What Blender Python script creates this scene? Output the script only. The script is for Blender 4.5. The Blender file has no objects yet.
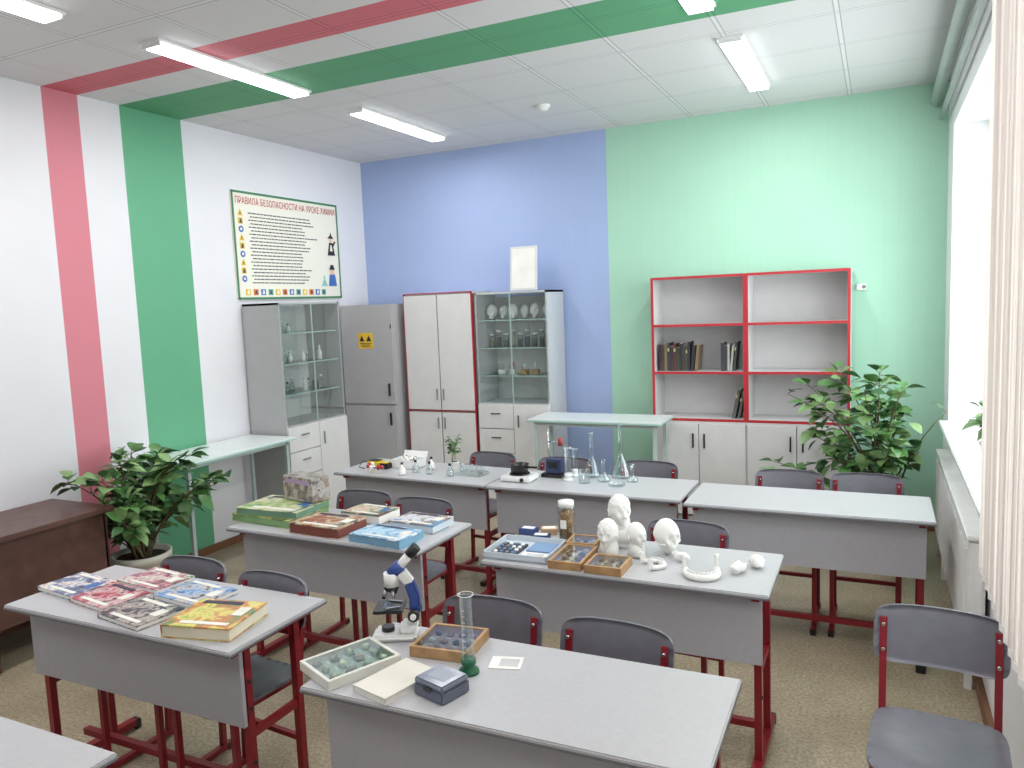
import bpy, bmesh, math, random
from mathutils import Vector, Matrix, noise
random.seed(7)
scene=bpy.context.scene
COL=scene.collection
H=3.343; W=5.21; YB=-8.2
def lin(c):
    r=[]
    for v in c[:3]:
        v=v/255.; r.append(v/12.92 if v<=.04045 else ((v+.055)/1.055)**2.4)
    return (*r,1)
# ---------------- materials
MATS={}
def newmat(name):
    m=bpy.data.materials.new(name); m.use_nodes=True
    return m,m.node_tree,m.node_tree.nodes['Principled BSDF']
def mat(name,c,rough=.5,metal=0,var=.06,scale=8,bump=0,emit=0,coat=0):
    if name in MATS: return MATS[name]
    m,nt,b=newmat(name); L=lin(c)
    tc=nt.nodes.new('ShaderNodeTexCoord'); n=nt.nodes.new('ShaderNodeTexNoise'); n.inputs['Scale'].default_value=scale
    n.inputs['Detail'].default_value=4
    nt.links.new(tc.outputs['Object'],n.inputs['Vector'])
    r=nt.nodes.new('ShaderNodeValToRGB'); e=r.color_ramp.elements
    e[0].position=.3; e[1].position=.7
    e[0].color=tuple(max(0,v*(1-var)) for v in L[:3])+(1,); e[1].color=tuple(min(1,v*(1+var)) for v in L[:3])+(1,)
    nt.links.new(n.outputs['Fac'],r.inputs['Fac']); nt.links.new(r.outputs['Color'],b.inputs['Base Color'])
    b.inputs['Roughness'].default_value=rough; b.inputs['Metallic'].default_value=metal
    if coat: b.inputs['Coat Weight'].default_value=coat
    if emit:
        b.inputs['Emission Color'].default_value=L; b.inputs['Emission Strength'].default_value=emit
    if bump:
        bp=nt.nodes.new('ShaderNodeBump'); bp.inputs['Strength'].default_value=bump; bp.inputs['Distance'].default_value=.01
        nt.links.new(n.outputs['Fac'],bp.inputs['Height']); nt.links.new(bp.outputs['Normal'],b.inputs['Normal'])
    MATS[name]=m; return m
def cover(name,cols,scale=24,rough=.3):
    if name in MATS: return MATS[name]
    m,nt,b=newmat(name)
    tc=nt.nodes.new('ShaderNodeTexCoord'); n=nt.nodes.new('ShaderNodeTexNoise'); n.inputs['Scale'].default_value=scale; n.inputs['Detail'].default_value=4; n.inputs['Distortion'].default_value=.8
    nt.links.new(tc.outputs['Object'],n.inputs['Vector'])
    r=nt.nodes.new('ShaderNodeValToRGB'); cr=r.color_ramp; cr.interpolation='EASE'
    k=len(cols)
    while len(cr.elements)<k: cr.elements.new(.5)
    for i,c in enumerate(cols):
        cr.elements[i].position=.3+.4*i/max(1,k-1); cr.elements[i].color=lin(c)
    nt.links.new(n.outputs['Fac'],r.inputs['Fac']); nt.links.new(r.outputs['Color'],b.inputs['Base Color'])
    b.inputs['Roughness'].default_value=rough
    MATS[name]=m; return m
def glassmat(name,tint=(235,245,245),op=.12,k=.7):
    if name in MATS: return MATS[name]
    m=bpy.data.materials.new(name); m.use_nodes=True; nt=m.node_tree; nt.nodes.clear()
    o=nt.nodes.new('ShaderNodeOutputMaterial'); t=nt.nodes.new('ShaderNodeBsdfTransparent'); g=nt.nodes.new('ShaderNodeBsdfGlossy')
    t.inputs['Color'].default_value=lin(tint); g.inputs['Roughness'].default_value=.03
    lw=nt.nodes.new('ShaderNodeLayerWeight'); lw.inputs['Blend'].default_value=.25
    ma=nt.nodes.new('ShaderNodeMath'); ma.operation='MULTIPLY_ADD'; ma.inputs[1].default_value=k; ma.inputs[2].default_value=op
    nt.links.new(lw.outputs['Facing'],ma.inputs[0])
    mx=nt.nodes.new('ShaderNodeMixShader'); nt.links.new(ma.outputs[0],mx.inputs[0]); nt.links.new(t.outputs[0],mx.inputs[1]); nt.links.new(g.outputs[0],mx.inputs[2]); nt.links.new(mx.outputs[0],o.inputs[0])
    MATS[name]=m; return m
def nmath(nt,op,a,b=None):
    n=nt.nodes.new('ShaderNodeMath'); n.operation=op
    for i,v in enumerate((a,b)):
        if v is None: continue
        if isinstance(v,(int,float)): n.inputs[i].default_value=v
        else: nt.links.new(v,n.inputs[i])
    return n.outputs[0]
def bandmat(name,base,bands,axis,rough=.6,tiles=False,bump=.05,vlines=False):
    m,nt,b=newmat(name)
    g=nt.nodes.new('ShaderNodeNewGeometry'); s=nt.nodes.new('ShaderNodeSeparateXYZ'); nt.links.new(g.outputs['Position'],s.inputs[0])
    v=s.outputs[axis]; cur=None
    rgb=nt.nodes.new('ShaderNodeRGB'); rgb.outputs[0].default_value=lin(base); cur=rgb.outputs[0]
    for a,c,col in bands:
        f=nmath(nt,'MULTIPLY',nmath(nt,'GREATER_THAN',v,a),nmath(nt,'LESS_THAN',v,c))
        mx=nt.nodes.new('ShaderNodeMix'); mx.data_type='RGBA'; nt.links.new(f,mx.inputs['Factor']); nt.links.new(cur,mx.inputs['A']); mx.inputs['B'].default_value=lin(col); cur=mx.outputs['Result']
    n=nt.nodes.new('ShaderNodeTexNoise'); n.inputs['Scale'].default_value=90 if tiles else 3; n.inputs['Detail'].default_value=5
    nt.links.new(g.outputs['Position'],n.inputs['Vector'])
    def mul(cur,fac,lo,hi):
        mr=nt.nodes.new('ShaderNodeMapRange'); mr.inputs['To Min'].default_value=lo; mr.inputs['To Max'].default_value=hi
        nt.links.new(fac,mr.inputs['Value'])
        mx=nt.nodes.new('ShaderNodeMix'); mx.data_type='RGBA'; mx.blend_type='MULTIPLY'; mx.inputs['Factor'].default_value=1
        nt.links.new(cur,mx.inputs['A']); nt.links.new(mr.outputs[0],mx.inputs['B']); return mx.outputs['Result']
    cur=mul(cur,n.outputs['Fac'],.95,1.04)
    h=n.outputs['Fac']
    if tiles:
        def line(o,off):
            fr=nmath(nt,'FRACT',nmath(nt,'DIVIDE',nmath(nt,'ADD',o,off),.6))
            d=nmath(nt,'ABSOLUTE',nmath(nt,'SUBTRACT',fr,.5))
            return nmath(nt,'GREATER_THAN',d,.5-.017), nmath(nt,'MULTIPLY',nmath(nt,'GREATER_THAN',d,.5-.028),nmath(nt,'LESS_THAN',d,.5-.017))
        a,a2=line(s.outputs[0],20.05); c,c2=line(s.outputs[1],60.14)
        ln=nmath(nt,'MAXIMUM',a,c); sh=nmath(nt,'MAXIMUM',a2,c2)
        cur=mul(cur,sh,1,.6)
        cur=mul(cur,ln,1,1.1)
    if vlines:
        fr=nmath(nt,'FRACT',nmath(nt,'DIVIDE',s.outputs[0 if axis==0 else 1],.1))
        f=nmath(nt,'GREATER_THAN',nmath(nt,'ADD',fr,20),20.9)
        cur=mul(cur,f,1,.98)
    nt.links.new(cur,b.inputs['Base Color']); b.inputs['Roughness'].default_value=rough
    bp=nt.nodes.new('ShaderNodeBump'); bp.inputs['Strength'].default_value=bump; bp.inputs['Distance'].default_value=.003
    nt.links.new(h,bp.inputs['Height']); nt.links.new(bp.outputs['Normal'],b.inputs['Normal'])
    return m
# ---------------- mesh builder
class MB:
    def __init__(s,name): s.name=name; s.V=[]; s.F=[]; s.M=[]; s.S=[]; s.mats=[]
    def mi(s,m):
        if m not in s.mats: s.mats.append(m)
        return s.mats.index(m)
    def add(s,V,F,m,smooth=False):
        o=len(s.V); s.V+= [tuple(v) for v in V]; k=s.mi(m)
        for f in F: s.F.append([i+o for i in f]); s.M.append(k); s.S.append(smooth)
    def box(s,c,d,m,rz=0,rx=0,ry=0,bev=0):
        bm=bmesh.new(); bmesh.ops.create_cube(bm,size=1)
        for v in bm.verts: v.co=Vector((v.co.x*d[0],v.co.y*d[1],v.co.z*d[2]))
        if bev: bmesh.ops.bevel(bm,geom=bm.edges[:],offset=min(bev,min(d)*.45),segments=2,affect='EDGES')
        M=Matrix.Translation(c)@Matrix.Rotation(rz,4,'Z')@Matrix.Rotation(ry,4,'Y')@Matrix.Rotation(rx,4,'X')
        bm.verts.index_update()
        s.add([M@v.co for v in bm.verts],[[v.index for v in f.verts] for f in bm.faces],m); bm.free()
    def cyl(s,p0,p1,r,m,r2=None,seg=16,cap=True,smooth=True):
        p0=Vector(p0);p1=Vector(p1);r2=r if r2 is None else r2
        d=(p1-p0).normalized(); a=d.orthogonal().normalized(); b=d.cross(a)
        V=[];F=[]
        for i in range(seg):
            t=2*math.pi*i/seg; u=a*math.cos(t)+b*math.sin(t); V+= [p0+u*r,p1+u*r2]
        for i in range(seg):
            j=(i+1)%seg; F.append([2*i,2*j,2*j+1,2*i+1])
        s.add(V,F,m,smooth)
        if cap:
            if r>1e-5: s.add([V[2*i] for i in range(seg)],[list(range(seg))[::-1]],m)
            if r2>1e-5: s.add([V[2*i+1] for i in range(seg)],[list(range(seg))],m)
    def lathe(s,prof,m,c=(0,0,0),seg=24):
        V=[];F=[];n=len(prof)
        for i in range(seg):
            t=2*math.pi*i/seg
            for r,z in prof: V.append((c[0]+r*math.cos(t),c[1]+r*math.sin(t),c[2]+z))
        for i in range(seg):
            j=(i+1)%seg
            for k in range(n-1): F.append([i*n+k,j*n+k,j*n+k+1,i*n+k+1])
        s.add(V,F,m,True)
    def tube(s,pts,r,m,seg=8,r2=None):
        pts=[Vector(p) for p in pts]; n=len(pts); V=[];F=[]; a=None
        for i,p in enumerate(pts):
            d=(pts[min(i+1,n-1)]-pts[max(i-1,0)]).normalized()
            if a is None: a=d.orthogonal().normalized()
            else: a=(a-d*a.dot(d)).normalized()
            b=d.cross(a); rr=r if r2 is None else r+(r2-r)*i/(n-1)
            for k in range(seg):
                t=2*math.pi*k/seg; V.append(p+(a*math.cos(t)+b*math.sin(t))*rr)
        for i in range(n-1):
            for k in range(seg):
                l=(k+1)%seg; F.append([i*seg+k,i*seg+l,(i+1)*seg+l,(i+1)*seg+k])
        F.append(list(range(seg))[::-1]); F.append([(n-1)*seg+k for k in range(seg)])
        s.add(V,F,m,True)
    def sqtube(s,pts,w,m): # square tube, segment boxes
        for a,b in zip(pts[:-1],pts[1:]):
            a=Vector(a);b=Vector(b);d=(b-a); L=d.length; q=d.to_track_quat('Z','Y').to_matrix().to_4x4()
            M=Matrix.Translation((a+b)/2)@q; h=w/2
            V=[M@Vector((x*h,y*h,z*(L/2+h*.9))) for x in(-1,1) for y in(-1,1) for z in(-1,1)]
            s.add(V,[[0,1,3,2],[4,6,7,5],[0,4,5,1],[2,3,7,6],[0,2,6,4],[1,5,7,3]],m)
    def sph(s,c,r,m,seg=16,fn=None,rot=None):
        if isinstance(r,(int,float)): r=(r,r,r)
        V=[];F=[];n=seg//2+1; mm=seg
        for i in range(n):
            ph=math.pi*i/(n-1)
            for k in range(mm):
                t=2*math.pi*k/mm; d=Vector((math.sin(ph)*math.cos(t),math.sin(ph)*math.sin(t),math.cos(ph)))
                p=Vector((d.x*r[0],d.y*r[1],d.z*r[2]))
                if fn: p=fn(d,p)
                if rot: p=rot@p
                V.append(Vector(c)+p)
        for i in range(n-1):
            for k in range(mm):
                l=(k+1)%mm; F.append([i*mm+k,(i+1)*mm+k,(i+1)*mm+l,i*mm+l])
        s.add(V,F,m,True)
    def grid(s,fn,nu,nv,m,thick=0,smooth=True):
        V=[fn(u/nu,v/nv) for u in range(nu+1) for v in range(nv+1)]; V=[Vector(v) for v in V]
        F=[[u*(nv+1)+v,(u+1)*(nv+1)+v,(u+1)*(nv+1)+v+1,u*(nv+1)+v+1] for u in range(nu) for v in range(nv)]
        s.add(V,F,m,smooth)
    def done(s,loc=(0,0,0),rz=0,parent=None,scale=1):
        me=bpy.data.meshes.new(s.name); me.from_pydata([tuple(v) for v in s.V],[],s.F)
        for m in s.mats: me.materials.append(m)
        for p,k,sm in zip(me.polygons,s.M,s.S): p.material_index=k; p.use_smooth=sm
        me.update()
        bm=bmesh.new(); bm.from_mesh(me); bmesh.ops.remove_doubles(bm,verts=bm.verts,dist=1e-6)
        bmesh.ops.dissolve_degenerate(bm,edges=bm.edges,dist=1e-7); bm.to_mesh(me); bm.free()
        o=bpy.data.objects.new(s.name,me); COL.objects.link(o); o.location=loc; o.rotation_euler=(0,0,rz); o.scale=(scale,)*3
        if parent: o.parent=parent
        return o
def clone(o,loc,rz=0):
    n=bpy.data.objects.new(o.name.split('.')[0],o.data); COL.objects.link(n); n.location=loc; n.rotation_euler=(0,0,rz); return n
# palette
white=mat('white_plastic',(232,232,230),.35)
offw=mat('laminate_white',(214,213,212),.4,var=.03)
lgray=mat('laminate_gray',(196,197,199),.4,var=.03)
cgray=mat('cabinet_gray',(174,173,174),.42,var=.03)
desktop=mat('desk_laminate',(180,180,182),.36,var=.03,scale=60)
apron=mat('desk_panel',(170,169,174),.45,var=.03,scale=60)
edge=mat('desk_edge',(112,112,118),.5)
red=mat('frame_red',(132,28,38),.35,metal=.1)
redtrim=mat('trim_red',(180,46,54),.4)
black=mat('black_plastic',(28,28,30),.35)
chairm=mat('chair_plywood',(108,107,115),.34,var=.08,scale=20)
metal=mat('chrome',(190,192,195),.25,metal=1)
plaster=mat('plaster',(228,227,223),.7,var=.03,scale=20)
glass=glassmat('clear_glass',(246,250,250),.04,.5); cglass=glassmat('cabinet_glass',(246,250,249),.02,.45)
labglass=glassmat('lab_glass',(240,247,248),.08,.75)
wood=mat('light_wood',(172,136,94),.5,var=.2,scale=30)
brown=mat('brown_wood',(92,64,56),.4,var=.2,scale=14)
paper=mat('paper',(232,230,224),.7)
soil=mat('soil',(48,34,26),.9,var=.4,scale=50,bump=.5)
# ---------------- room
PINK=(208,126,138); GREEN=(98,168,130); STR=[(-3.312,-3.067),(-2.757,-2.236)]
wl=bandmat('paint_left',(224,223,227),[(STR[0][0],STR[0][1],PINK),(STR[1][0],STR[1][1],GREEN)],1)
wb=bandmat('paint_back',(170,214,190),[(-9,2.605,(164,182,222))],0,vlines=True)
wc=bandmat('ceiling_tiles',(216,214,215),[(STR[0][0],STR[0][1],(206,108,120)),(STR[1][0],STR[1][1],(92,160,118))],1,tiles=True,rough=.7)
wr=mat('paint_white',(228,229,229),.6,var=.02,scale=3)
def floor_mat():
    m,nt,b=newmat('linoleum'); g=nt.nodes.new('ShaderNodeNewGeometry')
    n=nt.nodes.new('ShaderNodeTexNoise'); n.inputs['Scale'].default_value=70; n.inputs['Detail'].default_value=7
    n2=nt.nodes.new('ShaderNodeTexNoise'); n2.inputs['Scale'].default_value=3; n2.inputs['Detail'].default_value=5
    for k in (n,n2): nt.links.new(g.outputs['Position'],k.inputs['Vector'])
    r=nt.nodes.new('ShaderNodeValToRGB'); e=r.color_ramp.elements; e[0].position=.34;e[0].color=lin((144,131,108)); e[1].position=.66; e[1].color=lin((186,173,148))
    nt.links.new(n.outputs['Fac'],r.inputs['Fac'])
    mx=nt.nodes.new('ShaderNodeMix'); mx.data_type='RGBA'; mx.blend_type='MULTIPLY'; mx.inputs['Factor'].default_value=.6
    r2=nt.nodes.new('ShaderNodeValToRGB'); r2.color_ramp.elements[0].color=lin((205,200,190)); r2.color_ramp.elements[0].position=.35; r2.color_ramp.elements[1].position=.65
    nt.links.new(n2.outputs['Fac'],r2.inputs['Fac']); nt.links.new(r.outputs[0],mx.inputs['A']); nt.links.new(r2.outputs[0],mx.inputs['B'])
    nt.links.new(mx.outputs['Result'],b.inputs['Base Color']); b.inputs['Roughness'].default_value=.34
    return m
T=.15
def slab(name,a,b,m):
    o=MB(name); c=[(a[i]+b[i])/2 for i in range(3)]; d=[b[i]-a[i] for i in range(3)]; o.box(c,d,m); return o.done()
slab('floor',(-T,YB-T,-T),(W+.4,T,0),floor_mat())
slab('ceiling',(-T,YB-T,H),(W+.4,T,H+T),wc)
slab('wall_left',(-T,YB,0),(0,0,H),wl)
slab('wall_back',(-T,0,0),(W+.4,T,H),wb)
slab('wall_front',(-T,YB-T,0),(W+.4,YB,H),wr)
WIN=[(-2.95,-.45),(-5.8,-3.6)]; Z0,Z1=.93,2.95
o=MB('wall_right'); ys=[YB,-5.8,-3.6,-2.95,-.45,0]
X0,X1=W,W+.4
for i in range(5):
    a,b=ys[i],ys[i+1]; win=(a,b) in WIN
    if not win: o.box(((X0+X1)/2,(a+b)/2,H/2),(.4,b-a,H),wr)
    else:
        o.box(((X0+X1)/2,(a+b)/2,Z0/2),(.4,b-a,Z0),wr); o.box(((X0+X1)/2,(a+b)/2,(Z1+H)/2),(.4,b-a,H-Z1),wr)
o.done()
for i,(a,b) in enumerate(WIN):
    o=MB('window_%d'%(i+1)); x=W+.28; fw=.06
    o.box((x,(a+b)/2,Z0+fw/2),(.07,b-a,fw),white); o.box((x,(a+b)/2,Z1-fw/2),(.07,b-a,fw),white)
    for y in (a+fw/2,a+(b-a)/3,a+2*(b-a)/3,b-fw/2): o.box((x,y,(Z0+Z1)/2),(.068,fw,Z1-Z0),white)
    o.box((x,(a+b)/2,2.3),(.066,b-a,fw),white)
    o.box((x,(a+b)/2,(Z0+Z1)/2),(.006,b-a-.02,Z1-Z0-.02),glass)
    o.done()
    o=MB('window_sill'); o.box((W+.09,(a+b)/2,Z0-.012),(.30,b-a-.01,.03),white,bev=.006); o.done()
bb=mat('baseboard_brown',(120,82,58),.5,var=.1)
for n,c,d in (('baseboard_left',(.008,YB/2,.03),(.016,-YB-.02,.06)),('baseboard_back',(W/2,-.008,.03),(W-.04,.016,.06)),('baseboard_right',(W-.012,YB/2,.035),(.024,-YB-.02,.07))):
    o=MB(n); o.box(c,d,bb); o.done()
o=MB('radiator')
o.box((W-.055,-1.85,.5),(.07,2.0,.56),white,bev=.012); o.box((W-.055,-1.85,.79),(.08,2.02,.02),white,bev=.004)
for k in range(40): o.box((W-.0925,-2.82+k*.05,.5),(.006,.02,.48),white,bev=.002)
o.cyl((W-.055,-.83,.72),(W-.055,-.6,.72),.014,white); o.cyl((W-.055,-.6,.73),(W-.055,-.6,0),.014,white)
for y in (-2.6,-1.1): o.box((W-.055,y,.11),(.03,.03,.22),white)
o.done()
o=MB('heating_pipe'); gp=mat('pipe_gray',(180,184,182),.45)
o.cyl((W-.09,-.03,H-.14),(W-.09,YB+.1,H-.14),.035,gp); o.cyl((W-.05,-.05,H-.26),(W-.05,YB+.1,H-.26),.018,gp)
for y in (-.6,-2.4,-4.2): o.box((W-.047,y,H-.14),(.09,.03,.015),gp)
o.done()
# blinds
def blindmat():
    m=bpy.data.materials.new('blind_fabric'); m.use_nodes=True; nt=m.node_tree; nt.nodes.clear()
    out=nt.nodes.new('ShaderNodeOutputMaterial'); d=nt.nodes.new('ShaderNodeBsdfDiffuse'); t=nt.nodes.new('ShaderNodeBsdfTranslucent'); mx=nt.nodes.new('ShaderNodeMixShader'); mx.inputs[0].default_value=.42
    g=nt.nodes.new('ShaderNodeNewGeometry'); n=nt.nodes.new('ShaderNodeTexNoise'); n.inputs['Scale'].default_value=60; n.inputs['Detail'].default_value=5
    mp=nt.nodes.new('ShaderNodeMapping'); mp.inputs['Scale'].default_value=(1,1,.004)
    nt.links.new(g.outputs['Position'],mp.inputs[0]); nt.links.new(mp.outputs[0],n.inputs['Vector'])
    r=nt.nodes.new('ShaderNodeValToRGB'); r.color_ramp.elements[0].color=lin((212,204,198)); r.color_ramp.elements[1].color=lin((242,238,234)); r.color_ramp.elements[0].position=.38;r.color_ramp.elements[1].position=.62
    nt.links.new(n.outputs['Fac'],r.inputs[0]); nt.links.new(r.outputs[0],d.inputs[0]); nt.links.new(r.outputs[0],t.inputs[0])
    nt.links.new(d.outputs[0],mx.inputs[1]); nt.links.new(t.outputs[0],mx.inputs[2]); nt.links.new(mx.outputs[0],out.inputs[0]); return m
bm_=blindmat()
def blinds(a,b,z0,x=W-.13):
    o=MB('vertical_blinds'); y=a; zt=2.97
    while y<b:
        o.box((x,y,(z0+zt)/2),(.0025,.089,zt-z0),bm_,rz=math.radians(20)); o.box((x,y,z0+.01),(.004,.085,.02),white,rz=math.radians(20)); y+=.078
    o.box((x,(a+b)/2,zt+.015),(.05,b-a+.1,.035),white)
    for yy in (a,(a+b)/2,b): o.box((x+.06,yy,zt+.01),(.1,.04,.02),white)
    o.tube([(x,b+.02,zt),(x-.01,b+.03,2),(x,b+.02,1.1)],.003,white)
    o.done()
blinds(-5.85,-3.75,.95)
# ceiling lights
em=mat('led_diffuser',(250,252,255),.4,emit=6,var=0)
def clight(x,y,lit=True):
    o=MB('ceiling_light'); o.box((0,.6,-.008),(.15,1.22,.016),white); o.box((0,.6,-.026),(.13,1.18,.022),em,bev=.01)
    o.box((0,.005,-.018),(.13,.01,.034),white); o.box((0,1.195,-.018),(.13,.01,.034),white)
    o.done((x,y,H))
    l=bpy.data.lights.new('led_tube_light','AREA'); l.shape='RECTANGLE'; l.size=.12; l.size_y=1.15; l.energy=LP; l.color=(.995,.985,1)
    q=bpy.data.objects.new('led_tube_light',l); COL.objects.link(q); q.location=(x,y+.6,H-.042)
LP=15.5
for x,y in ((1.24,-3.52),(1.27,-1.78),(3.98,-1.87),(3.93,-3.62),(1.16,-5.2),(3.93,-5.4),(1.16,-7.1),(3.93,-7.2)): clight(x,y)
o=MB('smoke_detector'); o.lathe([(.0,0),(.055,0),(.055,-.015),(.045,-.02),(.035,-.04),(.0,-.045)],white); o.done((2.47,-1.06,H))
# ---------------- desk
def make_desk(name='student_desk'):
    o=MB(name)
    o.box((0,0,.75),(1.2,.5,.02),desktop,bev=.004)
    o.box((0,0,.7455),(1.203,.503,.011),edge,bev=.002)
    o.box((0,-.165,.595),(1.13,.016,.29),apron)
    for sx in (-1,1):
        x=sx*.545
        for y in (-.13,.12): o.sqtube([(x,y,.04),(x,y,.72)],.028,red)
        o.box((x,0,.725),(.03,.4,.025),red)
        o.box((x,0,.03),(.04,.46,.03),red)
        for y in (-.235,.235): o.box((x,y,.022),(.044,.03,.044),black,bev=.004)
        o.box((x,-.005,.4),(.02,.25,.028),red)
        for z in (.3,.5,.6): o.cyl((x+sx*.014,-.13,z),(x+sx*.018,-.13,z),.008,black,seg=8)
    o.box((0,.0,.115),(1.09,.028,.028),red)
    o.box((0,.1,.69),(1.09,.022,.03),red)
    return o
d0=make_desk().done((3.82,-4.64,0),math.radians(.5))
for x,y,r in ((3.81,-3.47,0),(4.42,-2.28,0),(3.19,-2.23,0),(1.985,-2.19,-3),(2.29,-3.45,-1.5),(2.245,-4.555,0),(2.41,-5.59,0)): clone(d0,(x,y,0),math.radians(r))
# ---------------- chair (faces -y, origin: centre of seat)
SH=.472
def make_chair():
    o=MB('school_chair')
    def rr(u,v,W_,D_,r):
        x=(u-.5)*2;y=(v-.5)*2; p=5.5
        n=(abs(x)**p+abs(y)**p)**(1/p) if (x or y) else 1; m=max(abs(x),abs(y))
        k=m/n if n>0 else 1
        return x*k*W_,y*k*D_
    def seat(dz):
        def f(u,v):
            x,y=rr(u,v,.19,.195,.04)
            z=SH-.018*math.exp(-(((x/.12)**2+((y-.03)/.12)**2))**1.5)-.03*max(0,(-y-.12)/.07)**2*.5+.02*max(0,(y-.12)/.07)**2*.3
            return (x,y,z+dz)
        return f
    o.grid(seat(0),24,24,chairm); o.grid(seat(-.012),16,16,chairm)
    n=16
    top=seat(0);bt=seat(-.012); ring=[(i/n,0) for i in range(n)]+[(1,i/n) for i in range(n)]+[(1-i/n,1) for i in range(n)]+[(0,1-i/n) for i in range(n)]
    V=[];F=[];m=len(ring)
    for u,v in ring: V+= [top(u,v),bt(u,v)]
    for i in range(m): j=(i+1)%m; F.append([2*i,2*j,2*j+1,2*i+1])
    o.add(V,F,chairm)
    def back(dy):
        def f(u,v):
            x,z=rr(u,v,.195,.095,.04)
            y=.215+.035*(1-(x/.19)**2)+(z)*.2
            return (x,y+dy,.715+z)
        return f
    o.grid(back(0),16,12,chairm); o.grid(back(.012),16,12,chairm)
    top=back(0);bt=back(.012); V=[];F=[]
    for u,v in ring: V+= [top(u,v),bt(u,v)]
    for i in range(m): j=(i+1)%m; F.append([2*i,2*j,2*j+1,2*i+1])
    o.add(V,F,chairm)
    for sx in (-1,1):
        x=sx*.165
        o.sqtube([(x,.17,.03),(x,.185,SH-.01),(x,.232,.76)],.022,red)
        o.sqtube([(x,-.13,.03),(x,-.13,SH-.02)],.022,red)
        o.box((x,0,SH-.025),(.022,.34,.022),red)
        o.box((x,.0,.018),(.026,.4,.024),red)
        for y in (-.2,.2): o.box((x,y,.014),(.03,.03,.028),black)
        for z in (.67,.75): o.cyl((x,.2+(z-.715)*.2,z),(x,.222+(z-.715)*.2,z),.006,metal,seg=8)
    o.box((0,.17,.2),(.33,.02,.02),red); o.box((0,-.12,SH-.03),(.33,.02,.02),red); o.box((0,.16,SH-.03),(.33,.02,.02),red)
    return o
c0=make_chair().done((4.94,-4.04,0),math.radians(-4))
for x,y,r in ((3.53,-4.45,2),(3.99,-4.50,-3),(3.95,-3.28,-3),(4.29,-2.04,0),(4.71,-2.03,0),(3.42,-2.0,0),(2.25,-1.98,-6),(2.06,-3.22,0),(2.49,-3.27,-2),(2.07,-4.48,0),(2.54,-4.52,-5),(2.86,-2.02,3)):
    clone(c0,(x,y,0),math.radians(r))
# ---------------- teacher desk
o=MB('teacher_desk')
o.box((.31,-4.14,.735),(.58,1.24,.03),brown,bev=.003)
o.box((.55,-4.14,.48),(.02,1.16,.48),brown)
o.box((.31,-3.56,.36),(.5,.022,.72),brown); o.box((.31,-4.72,.36),(.5,.022,.72),brown)
o.box((.32,-4.45,.36),(.45,.45,.7),brown)
for z in (.18,.4,.62): o.box((.32,-4.222,z),(.42,.012,.19),brown); o.box((.32,-4.21,z+.03),(.1,.012,.012),metal)
o.done()
# ---------------- side tables
gt=mat('table_pale',(220,226,225),.25,var=.02); gleg=mat('leg_pale',(178,192,188),.4); mleg=mat('leg_gray',(175,190,188),.4)
def sidetable(name,sx,sy,z,leg,loc,ed):
    o=MB(name); o.box((0,0,z-.012),(sx,sy,.024),gt,bev=.003); o.box((0,0,z-.016),(sx+.006,sy+.006,.014),ed)
    for x in (-sx/2+.06,sx/2-.06):
        for y in (-sy/2+.05,sy/2-.05): o.sqtube([(x,y,.012),(x,y,z-.03)],.026,leg)
        o.box((x,0,z-.04),(.026,sy-.1,.03),leg)
    for y in (-sy/2+.05,sy/2-.05): o.box((0,y,z-.04),(sx-.12,.022,.03),leg)
    o.box((0,sy/2-.05,.2),(sx-.12,.022,.022),leg)
    o.done(loc)
sidetable('side_table',1.12,.42,.915,gleg,(2.705,-.65,0),mat('edge_green',(160,192,182),.4))
sidetable('side_table',.5,1.08,.87,mleg,(.275,-2.35,0),mat('edge_mint',(170,200,192),.4))
# ---------------- cabinets
def handle(o,x,z,v=True,y=-.018):
    if v: o.box((x,y,z),(.012,.014,.11),metal,bev=.003)
    else: o.box((x,y,z),(.1,.014,.012),metal,bev=.003)
def glass_cabinet(name,w,h,d,body,zsplit,drawer_left=True,loc=(0,0,0),rz=0):
    o=MB(name); t=.018
    for x in (t/2,w-t/2): o.box((x,d/2,h/2+.03),(t,d,h-.06),body)
    o.box((w/2,d/2,h-t/2),(w,d,t),body); o.box((w/2,d/2,.07),(w-2*t,d,t),body); o.box((w/2,d/2,zsplit),(w-2*t,d,t),body)
    o.box((w/2,d-.006,h/2),(w-2*t,.008,h-.08),offw)
    o.box((w/2,.05,.03),(w,.02,.06),body)
    n=3
    for k in range(1,n+1):
        z=zsplit+(h-zsplit)*k/(n+1); o.box((w/2,d/2+.01,z),(w-2*t,d-.05,.006),glass)
        o.box((w/2,.035,z),(w-2*t,.003,.009),mat('glass_edge',(180,205,200),.2))
    for k in range(2):
        x=w/4+k*w/2; hh=h-zsplit-.02
        o.box((x,-.006,(h+zsplit)/2),(w/2-.006,.005,hh),cglass)
        o.box((w/2+(k*2-1)*.03,-.014,zsplit+.32),(.01,.014,.08),metal)
        o.box((w/2+(k*2-1)*.004,-.006,(h+zsplit)/2),(.003,.0055,hh),mat('glass_edge',(180,205,200),.2))
    dw=w/2-.004; nd=4
    for k in range(nd):
        hh=(zsplit-.09)/nd; z=.085+hh*(k+.5); o.box((w/4,-.009,z),(dw,.018,hh-.006),offw,bev=.002); handle(o,w/4,z+.03,False,-.024)
    o.box((w*.75,-.009,(.085+zsplit-.005)/2),(dw,.018,zsplit-.095),offw,bev=.002); handle(o,w/2+.05,zsplit-.15,True,-.026)
    return o.done(loc,rz)
CAB1=glass_cabinet('glass_front_cabinet',.77,1.95,.385,cgray,.93,loc=(.405,-1.775,0),rz=math.radians(90))
CAB4=glass_cabinet('glass_front_cabinet',.71,1.975,.385,lgray,.97,loc=(1.46,-.405,0))
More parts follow.
